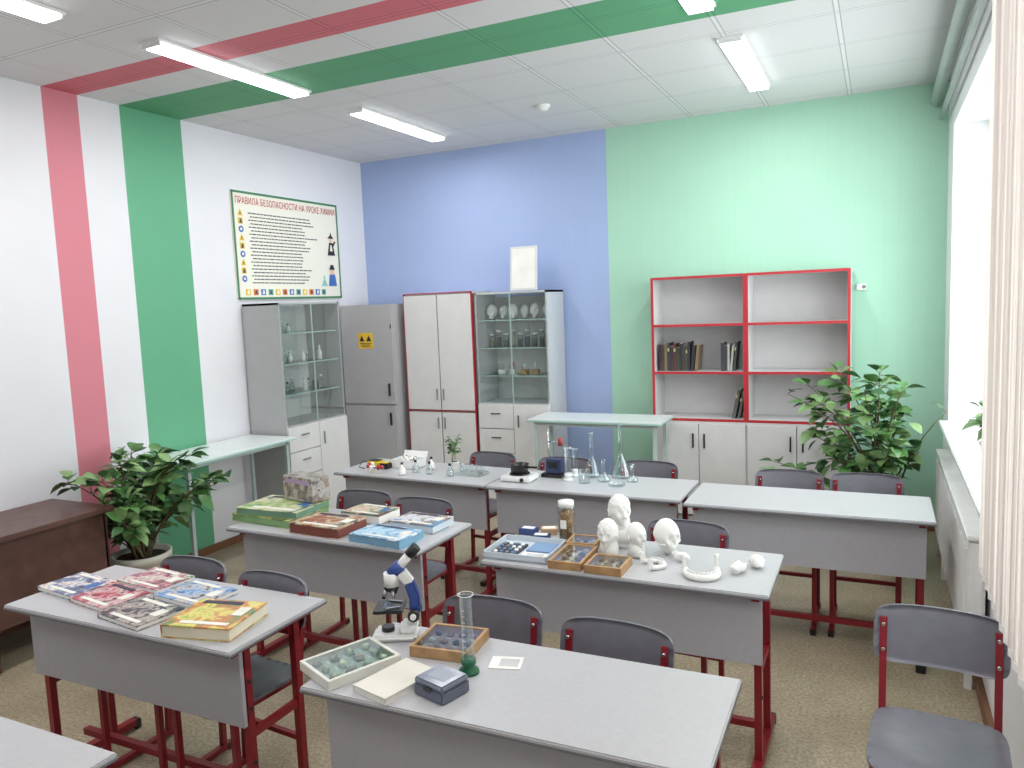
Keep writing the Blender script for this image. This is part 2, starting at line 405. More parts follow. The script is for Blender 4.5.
o=MB('storage_cabinet'); o.box((.31,.24,.98),(.6,.48,1.86),cgray); o.box((.31,.26,.03),(.56,.42,.06),black)
o.box((.31,-.01,1.435),(.59,.02,.95),cgray,bev=.003); o.box((.31,-.01,.5),(.59,.02,.88),cgray,bev=.003)
for z in (1.1,.82): o.box((.55,-.03,z),(.014,.018,.12),black)
o.box((.595,-.022,1.7),(.012,.01,.04),metal)
ys=mat('sticker_yellow',(228,188,56),.5,var=.02)
o.box((.3,-.022,1.57),(.17,.003,.15),ys)
o.add([(.23,-.0245,1.565),(.29,-.0245,1.565),(.26,-.0245,1.62)],[[0,1,2]],black)
o.add([(.31,-.0245,1.565),(.37,-.0245,1.565),(.34,-.0245,1.62)],[[0,1,2]],black)
for k,z in enumerate((1.545,1.53,1.515)): o.box((.3,-.0245,z),(.13-.02*k,.002,.006),black)
o.done((0.02,-.5,0))
o=MB('double_door_cabinet'); w=.73
o.box((w/2,.2,1.015),(w,.37,1.93),lgray); o.box((w/2,.2,1.985),(w+.005,.385,.02),offw)
for x in (0.004,w-.004): o.box((x,-.001,1.02),(.008,.035,1.94),redtrim)
o.box((w/2,-.001,1.993),(w,.03,.008),redtrim); o.box((w/2,-.0,.895),(w-.02,.03,.006),redtrim)
o.box((w/2,.2,.03),(w,.35,.06),lgray)
for k in range(2):
    x=w/4+k*w/2
    o.box((x,-.009,1.44),(w/2-.01,.018,1.07),offw,bev=.002); o.box((x,-.009,.48),(w/2-.01,.018,.8),offw,bev=.002)
    handle(o,w/2+(k*2-1)*.035,1.05,True,-.026); handle(o,w/2+(k*2-1)*.035,.78,True,-.026)
o.done((.705,-.405,0))
# bookshelf
o=MB('open_bookcase'); inner=mat('bookcase_white',(206,204,204),.45,var=.03)
zb=.86; zt=2.03; t=.018
for k in range(2):
    x0=k*.75
    for x in (x0+t/2,x0+.75-t/2):
        o.box((x,.175,(zt+zb)/2),(t,.33,zt-zb),inner); o.box((x,.004,(zt+zb)/2),(t+.002,.012,zt-zb),redtrim)
        o.box((x,.175,.45),(t,.33,.82),inner)
    for j in range(4):
        z=zb+(zt-zb-t)*j/3+t/2; o.box((x0+.375,.175,z),(.75-2*t,.33,t),inner); o.box((x0+.375,.004,z),(.75-2*t,.012,t+.002),redtrim)
    o.box((x0+.375,.335,(zt+zb)/2),(.75-2*t,.008,zt-zb),inner)
    o.box((x0+.375,.165,zb-.012),(.75,.34,.02),inner)
    for j in range(2):
        x=x0+.19+j*.37; o.box((x,-.0,.46),(.365,.018,.76),offw,bev=.002)
        o.box((x0+.375+(j*2-1)*.045,-.016,.7),(.012,.014,.12),black,bev=.003)
    o.box((x0+.375,.05,.03),(.75,.02,.06),inner)
o.box((1.495,.004,.45),(.012,.03,.84),redtrim); o.box((.005,.004,.45),(.012,.03,.84),redtrim)
o.done((3.075,-.36,0))
def bookrow(name,x0,n,zb_,lean=0,cols=None,y=-.22,hmin=.19,hmax=.24,seed=1):
    random.seed(seed)
    o=MB(name); x=0; cols=cols or [(58,66,58),(96,48,42),(50,50,60),(120,104,80),(70,86,74),(84,44,50),(44,44,48),(62,58,50)]
    for i in range(n):
        w=random.uniform(.016,.03); h=random.uniform(hmin,hmax); c=random.choice(cols); m=mat('book_%d_%d_%d'%c,c,.6,var=.15)
        ry=lean if i>=n-2 else 0
        off=abs(math.sin(ry))*h/2; zc=h/2*math.cos(ry)+w/2*abs(math.sin(ry))+.001
        o.box((x+w/2+off,0,zc),(w*.94,.15,h),m,ry=ry)
        o.box((x+w/2+off,.006,zc+.0008),(w*.66,.146,h),paper,ry=ry)
        if random.random()<.5: o.box((x+w/2+off,-.0755,zc+h*.25),(w*.6,.001,h*.12),mat('book_band',(190,176,130),.5),ry=ry)
        x+=w+(off*.6)
    o.done((x0,y,zb_))
z1=zb+(zt-zb-t)/3+t+.001
bookrow('row_of_books',3.12,13,z1,seed=3,lean=.1); bookrow('row_of_books',3.62,5,z1,cols=[(60,62,66),(170,170,168),(90,84,80),(60,70,64)],seed=5,lean=.1)
bookrow('row_of_books',3.70,2,zb+t+.001,cols=[(90,92,88)],seed=2,lean=.2)
o=MB('framed_picture'); o.box((0,0,.199),(.26,.015,.39),offw,rx=math.radians(-6)); o.box((0,-.009,.199),(.22,.004,.35),paper,rx=math.radians(-6))
o.done((1.90,-.27,1.978))
o=MB('thermostat'); o.box((0,0,0),(.07,.02,.05),white,bev=.004); o.cyl((.018,-.01,0),(.018,-.014,0),.014,mat('thermostat_gray',(120,120,120),.5)); o.done((4.64,-.012,1.89))  # thermostat: small white wall box with a round gray disc
# ---------------- poster
root=bpy.data.objects.new('safety_rules_poster',None); COL.objects.link(root); root.location=(0,-1.125,2.435)
o=MB('board'); pw,ph=1.35,.89
pcream=mat('poster_cream',(234,231,216),.4,var=.01); pgreen=mat('poster_green',(70,130,90),.4)
o.box((.008,0,0),(.012,pw,ph),pcream)
for s in (-1,1):
    o.box((.0165,0,s*(ph/2-.009)),(.004,pw-.004,.018),pgreen); o.box((.0165,s*(pw/2-.009),0),(.004,.018,ph-.004),pgreen)
ink=mat('poster_ink',(70,70,80),.6); yel=mat('poster_yellow',(226,192,60),.5,var=.02)
random.seed(11)
nl=21
for k in range(nl):
    z=.27-k*.0288; y=-.5+(0 if k%2==0 else .02)
    end=.36 if k<9 else .26
    L=random.uniform(.75,1)*(end+.5)
    while y<-.5+L:
        w=random.uniform(.015,.05); o.box((.0152,y+w/2,z),(.0025,w,.009),ink); y+=w+.009
tri=mat('poster_orange',(215,120,60),.5); pb=mat('poster_blue',(70,110,180),.5)
def flat(pts,m,x): o.add([(x,a,b) for a,b in pts],[list(range(len(pts)))],m)
for k in range(9):
    yy=-.59;zz=.27-k*.068
    if k%3==0: flat([(yy-.03,zz-.026),(yy+.03,zz-.026),(yy,zz+.03)],yel,.0165); o.box((.0172,yy,zz-.006),(.002,.008,.024),ink)
    elif k%3==1: o.box((.016,yy,zz),(.0028,.048,.05),yel); flat([(yy-.015,zz-.02),(yy+.015,zz-.02),(yy+.008,zz+.02),(yy-.01,zz+.01)],ink,.0178)
    else:
        o.cyl((.0150,yy,zz),(.0165,yy,zz),.027,pb,seg=20); o.cyl((.0160,yy,zz),(.0175,yy,zz),.012,pcream,seg=16)
for k in range(12):
    c=[yel,tri,pb,mat('poster_teal',(90,160,150),.5)][k%4]; yy=-.56+k*.088; o.box((.016,yy,-.385),(.0028,.055,.05),c)
    flat([(yy-.015,-.4),(yy+.015,-.4),(yy+.012,-.372),(yy-.004,-.366)],ink if k%2 else pcream,.0178)
skin=mat('poster_skin',(235,190,160),.6); dk=mat('poster_dark',(40,40,50),.6); bl=pb
flat([(.5,-.04),(.61,-.04),(.58,.08),(.53,.08)],dk,.0175); flat([(.535,.08),(.575,.08),(.58,.12),(.555,.135),(.53,.12)],skin,.0178); flat([(.505,.12),(.6,.12),(.57,.145),(.555,.18),(.54,.145)],dk,.018); flat([(.58,.03),(.625,.09),(.61,.1),(.57,.06)],dk,.0178); flat([(.535,.0),(.575,.0),(.565,.06),(.545,.06)],pcream,.0179)
flat([(.49,-.33),(.61,-.33),(.59,-.22),(.51,-.22)],bl,.0175); flat([(.525,-.22),(.575,-.22),(.58,-.17),(.55,-.15),(.52,-.17)],skin,.0178); flat([(.38,-.33),(.47,-.33),(.44,-.27),(.44,-.23),(.42,-.23),(.42,-.27)],mat('poster_mint',(140,200,190),.5),.0175); flat([(.51,-.175),(.59,-.175),(.57,-.13),(.53,-.13)],dk,.0181)
bo=o.done(); bo.parent=root
cu=bpy.data.curves.new('title','FONT'); cu.body='ПРАВИЛА БЕЗОПАСНОСТИ НА УРОКЕ ХИМИИ'; cu.size=.062; cu.align_x='CENTER'; cu.align_y='CENTER'; cu.space_character=1.08
to=bpy.data.objects.new('title',cu); COL.objects.link(to); to.parent=root; to.location=(.0165,0,.365); to.rotation_euler=(math.pi/2,0,math.pi/2)
cu.materials.append(mat('poster_red',(190,28,34),.5))
bpy.context.view_layer.update()
wd=to.dimensions.x
if wd>0: k=1.27/wd; to.scale=(k,k*1.5,1)
# ---------------- plants
def plant(name,loc,pot,potm,stems,nleaf,spread,zr,llen,base_z,seed,clampx=None,clampy=None,off=(0,0),lw=.36,excl=(),lite=0):
    random.seed(seed); o=MB(name)
    l1=mat('leaf_dark',(56,92,54),.38,var=.3,scale=6); l2=mat('leaf_mid',(84,126,70),.38,var=.3,scale=6); l3=mat('leaf_light',(118,150,94),.4,var=.25,scale=6); st=mat('stem',(96,84,58),.7)
    r,h=pot
    o.lathe([(0,0),(r*.62,0),(r*.7,h*.1),(r*.95,h*.85),(r*1.02,h*.86),(r*1.04,h),(r*.94,h),(r*.9,h*.9),(0,h*.9)],potm,seg=28)
    o.lathe([(r*.9,h*.905),(0,h*.92)],soil,seg=20)
    def bad(v):
        X,Y,Z=v.x+loc[0],v.y+loc[1],v.z+loc[2]
        if clampx and not(clampx[0]<X<clampx[1]): return True
        if clampy and not(clampy[0]<Y<clampy[1]): return True
        for (xa,xb,ya,yb,za,zb2) in excl:
            if xa<X<xb and ya<Y<yb and za<Z<zb2: return True
        return False
    tips=[]
    for i in range(stems):
        a=2*math.pi*i/stems+random.uniform(-.4,.4); R_=random.uniform(.2,1)**.7
        ex=math.cos(a)*spread[0]*R_+off[0]; ey=math.sin(a)*spread[1]*R_+off[1]; ez=random.uniform(zr[0],zr[1])*(1-.18*R_)
        p0=Vector((random.uniform(-.3,.3)*r,random.uniform(-.3,.3)*r,h*.88)); p3=Vector((ex,ey,ez))
        p1=p0+Vector((ex*.2,ey*.2,(ez-h)*.75)); pts=[]
        for k in range(9):
            t=k/8; p=p0.lerp(p1,t).lerp(p1.lerp(p3,t),t)
            if k>2 and bad(p): break
            pts.append(p)
        if len(pts)<5: continue
        o.tube(pts,.05*r,st,seg=6,r2=.015*r)
        for p in pts[3:]+pts[5:]: tips.append((p,(pts[-1]-pts[3]).normalized()))
    for i in range(nleaf):
        p,d=random.choice(tips); L=llen*random.uniform(.65,1.2); wd_=L*lw
        dirv=Vector((random.gauss(0,1),random.gauss(0,1),random.gauss(.05,.45))).normalized()
        dirv=(dirv+d*.35).normalized(); b=p+dirv*random.uniform(.01,.06)*llen/.13
        side=dirv.cross(Vector((0,0,1))); 
        if side.length<.1: side=Vector((1,0,0))
        side.normalize(); side=(Matrix.Rotation(random.uniform(-.5,.5),3,dirv)@side); up=side.cross(dirv).normalized()
        V=[];n=7; prof=[.08,.66,.97,1.0,.8,.42,.02]
        for k in range(n):
            t=k/(n-1); c=b+dirv*L*t-Vector((0,0,1))*L*.28*t*t
            for s in (-1,0,1): V.append(c+side*wd_*prof[k]*s*.95+up*(abs(s)*wd_*.22*prof[k]))
        if any(bad(v) for v in V): continue
        F=[]
        for k in range(n-1):
            for s in range(2): F.append([k*3+s,k*3+s+1,(k+1)*3+s+1,(k+1)*3+s])
        o.tube([p,b],.0018,st,seg=4)
        o.add(V,F,random.choice((l1,l2,l2,l3,l3) if lite else (l1,l1,l2,l2,l3)),True)
    return o.done(loc)
potw=mat('pot_white',(214,211,198),.4)
EX=((-1,.62,-5,-3.48,0,.79),(-1,.56,-2.93,-1,.78,.9))
plant('potted_plant',(.40,-3.21,0),(.18,.34),potw,32,720,(.36,.86),(.70,1.14),.115,0,3,clampx=(.02,1.2),clampy=(-4.4,-2.55),off=(.02,-.16),excl=EX,lite=1)
plant('potted_plant',(4.80,-.92,0),(.17,.34),mat('pot_brown',(120,80,60),.5),22,560,(.66,.48),(.74,1.46),.115,0,5,clampx=(3.9,5.17),clampy=(-1.6,-.42),off=(-.12,0),excl=((5.04,5.3,-3,0,0,.96),),lite=1)
plant('potted_plant',(W+.1,-1.9,Z0+.004),(.06,.11),potw,8,70,(.09,.25),(.2,.42),.08,0,9,clampx=(5.02,W+.23),clampy=(-2.6,-1),lite=1)
# ---------------- items
TZ=.7605
def flatbook(name,loc,sz,rz,cm,pm=paper,z=TZ,lab=1):
    o=MB(name); x,y,h=sz
    o.box((0,0,h/2),(x*.98,y*.98,h*.85),pm); o.box((0,0,h-.001),(x,y,.002+h*.08),cm,bev=.0005); o.box((0,0,.001),(x,y,.002),cm); o.box((-x/2,0,h/2),(.003,y,h),cm)
    if lab:
        ht=h+.001+h*.04
        o.box((x*.05,-y*.36,ht),(x*.7,y*.09,.0012),mat('cover_label',(228,226,215),.5))
        o.box((-x*.1,y*.38,ht),(x*.6,y*.1,.0012),random.choice((MATS['cover_label'],mat('label_dark',(50,50,70),.5),mat('label_red',(190,60,50),.5))))
        o.box((x*.33,y*.1,ht),(x*.16,y*.3,.0012),random.choice((MATS['cover_label'],mat('label_blue',(70,110,170),.5))))
    return o.done((loc[0],loc[1],z),math.radians(rz))
random.seed(8)
cv=[cover('cover_a',[(180,60,55),(225,220,212),(90,110,150),(50,50,60)]),cover('cover_b',[(90,30,42),(170,60,74),(210,180,180),(50,30,46)]),cover('cover_c',[(28,34,40),(60,60,72),(180,170,160),(36,30,40)]),
 cover('cover_d',[(70,120,90),(214,206,196),(180,100,120),(60,70,70)]),cover('cover_e',[(40,60,110),(120,160,210),(200,190,190),(30,40,70)]),cover('cover_f',[(150,170,80),(222,208,120),(200,130,80),(110,140,90)],14)]
flatbook('magazine',(1.76,-4.57),(.26,.19,.018),-6,cv[0]); flatbook('magazine',(2.015,-4.61),(.25,.19,.018),-8,cv[1])
flatbook('magazine',(2.28,-4.68),(.26,.19,.018),-8,cv[2]); flatbook('magazine',(2.03,-4.405),(.27,.18,.018),-6,cv[3]); flatbook('magazine',(2.325,-4.465),(.27,.19,.018),-6,cv[4])
flatbook('board_game_box',(2.63,-4.65),(.27,.24,.045),12,cv[5],mat('box_cream',(222,214,190),.5))
flatbook('board_game_box',(1.84,-3.44),(.42,.30,.04),-4,cover('cover_g',[(66,112,66),(116,160,96),(190,196,130),(60,90,66)],9),mat('box_green',(120,155,104),.5))
flatbook('board_game_box',(1.86,-3.44),(.40,.28,.035),2,cover('cover_h',[(90,130,80),(150,176,100),(206,206,170),(70,110,110)],9),mat('box_green2',(104,142,118),.5),z=TZ+.044)
o=MB('mineral_kit_box'); o.box((0,0,.065),(.25,.12,.13),cover('cover_rock',[(90,84,80),(180,176,172),(136,122,106),(76,90,110)],22),bev=.002); o.box((0,-.061,.105),(.2,.002,.022),mat('box_lilac',(170,150,180),.5)); o.done((1.93,-3.33,TZ+.085),math.radians(-12))
flatbook('board_game_box',(2.25,-3.55),(.32,.22,.05),-3,cover('cover_i',[(100,54,44),(156,96,70),(196,180,150),(78,62,54)],12),mat('box_brown',(120,64,54),.5))
flatbook('board_game_box',(2.64,-3.60),(.31,.19,.04),-5,cover('cover_j',[(130,180,205),(180,210,225),(100,150,185),(225,232,234)],12),mat('box_blue',(120,165,190),.5))
flatbook('board_game_box',(2.68,-3.35),(.27,.19,.04),-3,cover('cover_k',[(70,110,160),(212,216,218),(130,106,90),(96,150,186)],12),mat('box_pale',(196,206,214),.5))
flatbook('board_game_box',(2.34,-3.31),(.25,.18,.05),-3,cover('cover_l',[(160,90,66),(206,190,166),(90,116,90),(110,64,54)],12))
def specimen(name,loc,sx,sy,rz,frame,bg,nx,ny,cols,h=.04,glassy=True,seed=1):
    random.seed(seed); o=MB(name); t=.012
    o.box((0,0,.004),(sx-.002,sy-.002,.008),frame)
    o.box((0,0,.0095),(sx-2*t,sy-2*t,.003),bg)
    for s in (-1,1):
        o.box((s*(sx/2-t/2),0,h/2),(t,sy,h),frame,bev=.001); o.box((0,s*(sy/2-t/2),h/2),(sx-2*t,t,h),frame,bev=.001)
    for i in range(nx):
        for j in range(ny):
            c=random.choice(cols); m=mat('spec_%d_%d_%d'%c,c,.7,var=.3,scale=60)
            x=(i+.5)/nx*(sx-2*t)-(sx/2-t);y=(j+.5)/ny*(sy-2*t)-(sy/2-t); r=min(sx/nx,sy/ny)*.27
            sd=random.random()*100
            o.sph((x,y,.011+r*.5),(r*random.uniform(.8,1.2),r*random.uniform(.7,1),min(r*.65,h*.35)),m,seg=10,fn=lambda d,p,sd=sd:p*(1+.7*noise.noise(d*1.8+Vector((sd,0,0)))))
            o.box((x,y-r*1.25,.0115),(r*1.3,r*.3,.001),paper)
    if glassy: o.box((0,0,h-.003),(sx-2*t,sy-2*t,.002),glass)
    o.done((loc[0],loc[1],TZ),math.radians(rz))
cb=[(150,114,84),(96,76,60),(196,186,168),(124,86,64),(70,68,66),(220,215,205)]
o=MB('open_specimen_case'); cw=mat('case_pale',(198,206,214),.4)
o.box((0,0,.004),(.30,.26,.008),cw)
for s in (-1,1): o.box((s*.147,0,.016),(.006,.26,.032),cw); o.box((0,s*.127,.016),(.30,.006,.032),cw)
random.seed(21)
o.box((-.07,-.02,.012),(.12,.16,.012),mat('foam_dark',(58,64,78),.7)); o.box((.072,.03,.014),(.11,.12,.014),mat('booklet_blue',(120,150,185),.5)); o.box((.072,-.075,.012),(.12,.07,.01),paper)
for i in range(4):
    for j in range(4): o.sph((-.11+i*.028,-.08+j*.038,.022),(.01,.012,.007),random.choice((white,mat('stone_gray',(120,124,130),.6),mat('stone_blue',(90,120,150),.5))),seg=10)
o.box((.075,-.075,.0175),(.08,.04,.001),mat('print_gray',(190,190,190),.7))
o.done((3.35,-3.55,TZ),math.radians(2))
specimen('specimen_collection',(3.595,-3.59),.145,.24,2,wood,mat('felt_cream',(214,202,178),.8),2,4,cb,.035,True,3)
specimen('specimen_collection',(3.765,-3.635),.16,.16,0,wood,MATS['felt_cream'],3,3,cb,.035,True,4)
specimen('specimen_collection',(3.57,-3.39),.14,.13,4,wood,MATS['felt_cream'],3,2,cb,.035,True,6)
specimen('specimen_collection',(3.29,-4.735),.19,.25,-24,mat('case_white',(214,214,204),.5),mat('felt_green',(172,192,176),.8),3,4,[(150,168,146),(176,190,166),(140,140,126)],.03,True,5)
specimen('specimen_collection',(3.515,-4.505),.2,.19,6,wood,mat('felt_gray',(160,140,120),.8),4,3,cb+[(225,225,220)],.035,True,7)
flatbook('paperback_book',(3.487,-4.775),(.14,.21,.02),-14,mat('book_cream',(216,212,200),.5),lab=0)
o=MB('plastic_case'); o.box((0,0,.02),(.12,.11,.035),mat('case_slate',(92,98,112),.3),bev=.004); o.box((0,0,.046),(.117,.107,.018),mat('case_slate2',(120,126,140),.15),bev=.005)
o.box((0,-.056,.035),(.03,.004,.012),black); o.box((0,0,.0553),(.07,.05,.001),mat('case_label',(150,156,166),.4)); o.done((3.64,-4.77,TZ-.002),math.radians(-16))
o=MB('paper_sheet'); o.box((0,0,.001),(.1,.08,.002),paper); o.box((.01,0,.0023),(.06,.05,.0005),mat('print_gray',(190,190,190),.7)); o.done((3.735,-4.54,TZ),math.radians(15))
def meas_cyl(loc,r,h,basem,br):
    o=MB('measuring_cylinder'); o.lathe([(0,0),(br,0),(br*.97,.01),(br*.5,.022),(r*1.15,.03),(r*1.15,.045),(0,.045)],basem,seg=20)
    o.lathe([(r,.046),(r,h),(r*1.2,h+.005)],labglass,seg=24)
    mk=mat('glass_marks',(225,230,232),.4)
    for k in range(8): o.box((0,-r-.0005,.07+k*(h-.09)/8),(r*.5,.0008,.001),mk)
    o.tube([(r*1.2*math.cos(a*math.pi/12),r*1.2*math.sin(a*math.pi/12),h+.005) for a in range(25)],.0012,mk,seg=6)
    o.done((*loc,TZ))
meas_cyl((3.655,-4.635),.02,.24,mat('base_green',(30,100,66),.35),.032)
meas_cyl((3.03,-2.2),.022,.2,white,.034)
meas_cyl((3.03,-2.08),.016,.17,white,.03)
# microscope
def microscope(loc,rz):
    o=MB('microscope'); wh=white; blu=mat('scope_blue',(44,70,140),.35)
    o.box((0,0,.012),(.1,.15,.024),wh,bev=.01); o.box((0,.045,.035),(.085,.06,.03),wh,bev=.01)
    o.cyl((0,-.025,.024),(0,-.025,.04),.022,black)
    pts=[(0,.055,.04),(0,.07,.09),(0,.07,.14),(0,.055,.19),(0,.03,.225)]
    for i in range(len(pts)-1):
        a=Vector(pts[i]);b=Vector(pts[i+1]); d=b-a; o.box((a+b)/2,(.036,.034,d.length+.015),blu if i in(1,2) else wh,rx=-math.atan2(d.y,d.z),bev=.006)
    for s in (-1,1):
        o.cyl((s*.018,.068,.085),(s*.042,.068,.085),.019,black); o.cyl((s*.018,.068,.085),(s*.05,.068,.085),.01,wh)
    o.box((0,-.015,.105),(.105,.1,.01),black,bev=.003); o.cyl((0,-.02,.085),(0,-.02,.1),.016,black); o.box((0,-.025,.112),(.05,.02,.002),glass)
    for s in(-1,1): o.box((s*.03,-.0,.114),(.008,.05,.004),metal,rz=s*.3)
    o.cyl((0,-.005,.18),(0,-.005,.225),.026,wh); o.cyl((0,-.01,.165),(0,-.003,.185),.024,black)
    for k in range(3):
        a=2*math.pi*k/3-math.pi/2; b=Vector((math.cos(a)*.014,-.01+math.sin(a)*.014,.17)); e=b+Vector((math.cos(a)*.012,math.sin(a)*.012,-.035 if k==0 else -.025)); o.cyl(b,e,.008,metal,r2=.006)
    o.cyl((0,-.005,.22),(0,.03,.25),.022,blu)
    o.cyl((0,.005,.225),(0,.065,.29),.015,wh); o.cyl((0,.058,.283),(0,.085,.312),.018,black)
    o.done((*loc,TZ),rz)
microscope((3.30,-4.50),math.radians(-65))
# heads
def head(o,c,h,m,rot=None,skull=False,hair=False,seg=72):
    G=lambda d,q,s: math.exp(-((Vector(d)-Vector(q).normalized()).length_squared)/(s*s))
    R_=Matrix.Rotation(rot or 0,3,'Z')
    def f(d,p):
        x,y,z=p; dd=Vector(d)
        t=max(0,-d.z-.02)
        x*=1-.42*t
        y=y*(1-.75*t) if d.y>0 else y*(1-.05*t)
        if d.y<0: y*=.93
        y-=h*((0 if skull else .2)*G(dd,(0,-1,-.2),.13)+.07*G(dd,(0,-1,-.02),.1))
        for s in (-1,1):
            y+=h*(.15 if skull else .085)*G(dd,(s*.36,-1,.02),.17 if not skull else .24)
            y-=h*.05*G(dd,(s*.3,-1,.28),.17)
            x+=s*h*.03*G(dd,(s*.6,-.8,-.15),.25)
            x-=s*h*(.05 if skull else .03)*G(dd,(s*.75,-.5,-.45),.25)
        if skull: y+=h*.13*G(dd,(0,-1,-.28),.12)
        y+=h*.04*G(dd,(0,-1,-.42),.07)
        y-=h*.06*G(dd,(0,-1,-.62),.12); y+=h*.04*G(dd,(0,-1,-.8),.08)
        y-=h*.1*G(dd,(0,-.85,-1.1),.22)
        q=Vector((x,y,z))
        if hair and (d.z>.42 or (d.y>-.1 and d.z>-.55)): q*=1.07+.09*noise.noise(dd*7)
        return R_@q
    o.sph(c,(.34*h,.43*h,.5*h),m,seg=seg,fn=f)
    if not skull:
        for s in (-1,1):
            p=Vector(c)+R_@Vector((s*.35*h,.03*h,-.05*h)); o.sph(p,(.035*h,.07*h,.12*h),m,seg=10)
o=MB('plaster_head_bust'); head(o,(0,-.01,.165),.14,plaster,rot=.7,hair=True); o.cyl((0,.01,.05),(0,.005,.14),.048,plaster,r2=.037)
o.sph((0,.01,.052),(.1,.062,.045),plaster,seg=24); o.cyl((0,.01,0),(0,.01,.04),.055,plaster,r2=.045); o.done((3.725,-3.33,TZ))
o=MB('plaster_head_bust'); head(o,(0,0,.1),.125,plaster,rot=.0,hair=True); o.cyl((0,.015,0),(0,.015,.07),.047,plaster,r2=.035); o.done((3.715,-3.485,TZ))
o=MB('plaster_head_bust'); head(o,(0,0,.092),.115,plaster,rot=1.0); o.cyl((0,.0,0),(0,.01,.06),.042,plaster,r2=.032); o.done((3.83,-3.44,TZ))
def skull(name,loc,h,rz,seg=60):
    o=MB(name); head(o,(0,0,h*.51),h,plaster,skull=True,seg=seg)
    for k in range(7):
        a=(k-3)*.16; o.box((math.sin(a)*h*.2,-.3*h-math.cos(a)*h*.12+.05*h,h*.13),(h*.04,h*.04,h*.09),plaster,bev=.001)
    for s in(-1,1): o.tube([(s*.24*h,-.25*h,.36*h),(s*.38*h,-.1*h,.36*h),(s*.34*h,.08*h,.4*h)],.02*h,plaster,seg=6)
    o.done(loc,rz)
skull('skull_model',(3.945,-3.37,TZ),.155,.9)
def jaw(name,loc,s,rz):
    o=MB(name); pts=[]
    for k in range(15):
        a=math.pi*k/14; pts.append((s*.5*math.cos(a),-s*.55*math.sin(a)**.8,s*.12))
    o.tube([(s*.52,s*.3,s*.13)]+pts+[(-s*.52,s*.3,s*.13)],s*.12,plaster,seg=8)
    for x in(-1,1): o.box((x*s*.54,s*.32,s*.33),(s*.1,s*.28,s*.5),plaster,bev=s*.03,rx=-.2); o.sph((x*s*.54,s*.38,s*.58),(s*.1,s*.06,s*.05),plaster,seg=8)
    for k in range(1,14): p=pts[k]; o.box((p[0]*.97,p[1]*.97,s*.25),(s*.08,s*.07,s*.12),white,bev=s*.015,rz=math.pi*k/14)
    o.done(loc,rz)
jaw('mandible_model',(4.14,-3.59,TZ),.12,.35); jaw('mandible_model',(3.93,-3.55,TZ),.085,2.2)
def fragment(loc,s,seed):
    random.seed(seed); o=MB('bone_fragment_model')
    o.sph((0,0,s*.38),(s*.6,s*.4,s*.35),plaster,seg=20,fn=lambda d,p:p*(1+.5*noise.noise(d*2.2+Vector((seed,0,0)))))
    o.sph((s*.4,s*.1,s*.33),(s*.3,s*.3,s*.25),plaster,seg=14,fn=lambda d,p:p*(1+.5*noise.noise(d*3+Vector((seed,5,0)))))
    o.done(loc,seed)
fragment((4.27,-3.52,TZ+.003),.06,1); fragment((4.33,-3.43,TZ+.003),.065,2); fragment((4.03,-3.45,TZ+.003),.05,3)
o=MB('specimen_jar'); o.lathe([(0,.003),(.038,.003),(.04,.01),(.04,.15),(.036,.16)],labglass); o.lathe([(0,.006),(.035,.006),(.035,.135),(0,.14)],mat('dried_seeds',(150,112,72),.8,var=.5,scale=90,bump=.6)); o.lathe([(0,.185),(.037,.183),(.038,.158),(.0,.158)],white); o.box((0,-.0405,.08),(.03,.001,.04),paper); o.done((3.455,-3.31,TZ))
for i,(x,y,c) in enumerate(((3.25,-3.29,(60,80,130)),(3.35,-3.37,(40,60,110)),(3.345,-3.26,(190,160,120)))):
    o=MB('small_kit_box'); o.box((0,0,.015),(.08,.06,.03),mat('kit_%d'%i,c,.4),bev=.002); o.box((0,0,.0305),(.06,.035,.001),paper); o.done((x,y,TZ),.2*i)
def flask(loc,r,h,neck):
    o=MB('glass_flask'); nh=h*.55
    o.lathe([(0,.002),(r*.95,.002),(r,.008),(r*.98,.02),(r*.55,(h-nh)*.7),(neck*1.2,h-nh),(neck,h-nh+.01),(neck,h),(neck*1.35,h+.003)],labglass,seg=28)
    o.cyl((0,0,h-.005),(0,0,h+.02),neck*.8,labglass,r2=neck*1.1,seg=12); o.done((*loc,TZ))
flask((3.14,-2.07),.055,.27,.013); flask((3.32,-2.04),.065,.32,.013); flask((3.25,-2.17),.04,.12,.012); flask((3.42,-2.13),.035,.09,.012)
o=MB('glass_beaker'); o.lathe([(0,.002),(.035,.002),(.036,.08),(.04,.083)],labglass); o.done((3.15,-2.24,TZ))
o=MB('petri_dish'); o.lathe([(0,.002),(.05,.002),(.05,.02)],labglass); o.done((3.36,-2.25,TZ))
o=MB('electric_hotplate'); o.box((0,0,.02),(.2,.16,.035),white,bev=.008); o.cyl((0,0,.037),(0,0,.046),.065,black); o.lathe([(0,.047),(.05,.047),(.055,.052),(.058,.1),(.062,.102),(.055,.1),(.05,.056),(0,.054)],black)
o.box((.09,-.02,.09),(.08,.014,.01),black); o.cyl((.05,-.081,.02),(.05,-.09,.02),.012,black); o.done((2.73,-2.27,TZ))
o=MB('laboratory_stand'); o.box((0,0,.012),(.14,.1,.024),black,bev=.004); o.cyl((-.04,.02,.02),(-.04,.02,.3),.005,metal); o.box((.01,.0,.07),(.1,.07,.09),mat('device_blue',(44,54,90),.4),bev=.006); o.box((.01,-.037,.08),(.06,.004,.04),black); o.cyl((-.04,.02,.22),(.05,.0,.22),.004,metal); o.cyl((.05,0,.2),(.05,0,.25),.014,mat('clamp_red',(150,40,40),.4)); o.done((2.90,-2.12,TZ))
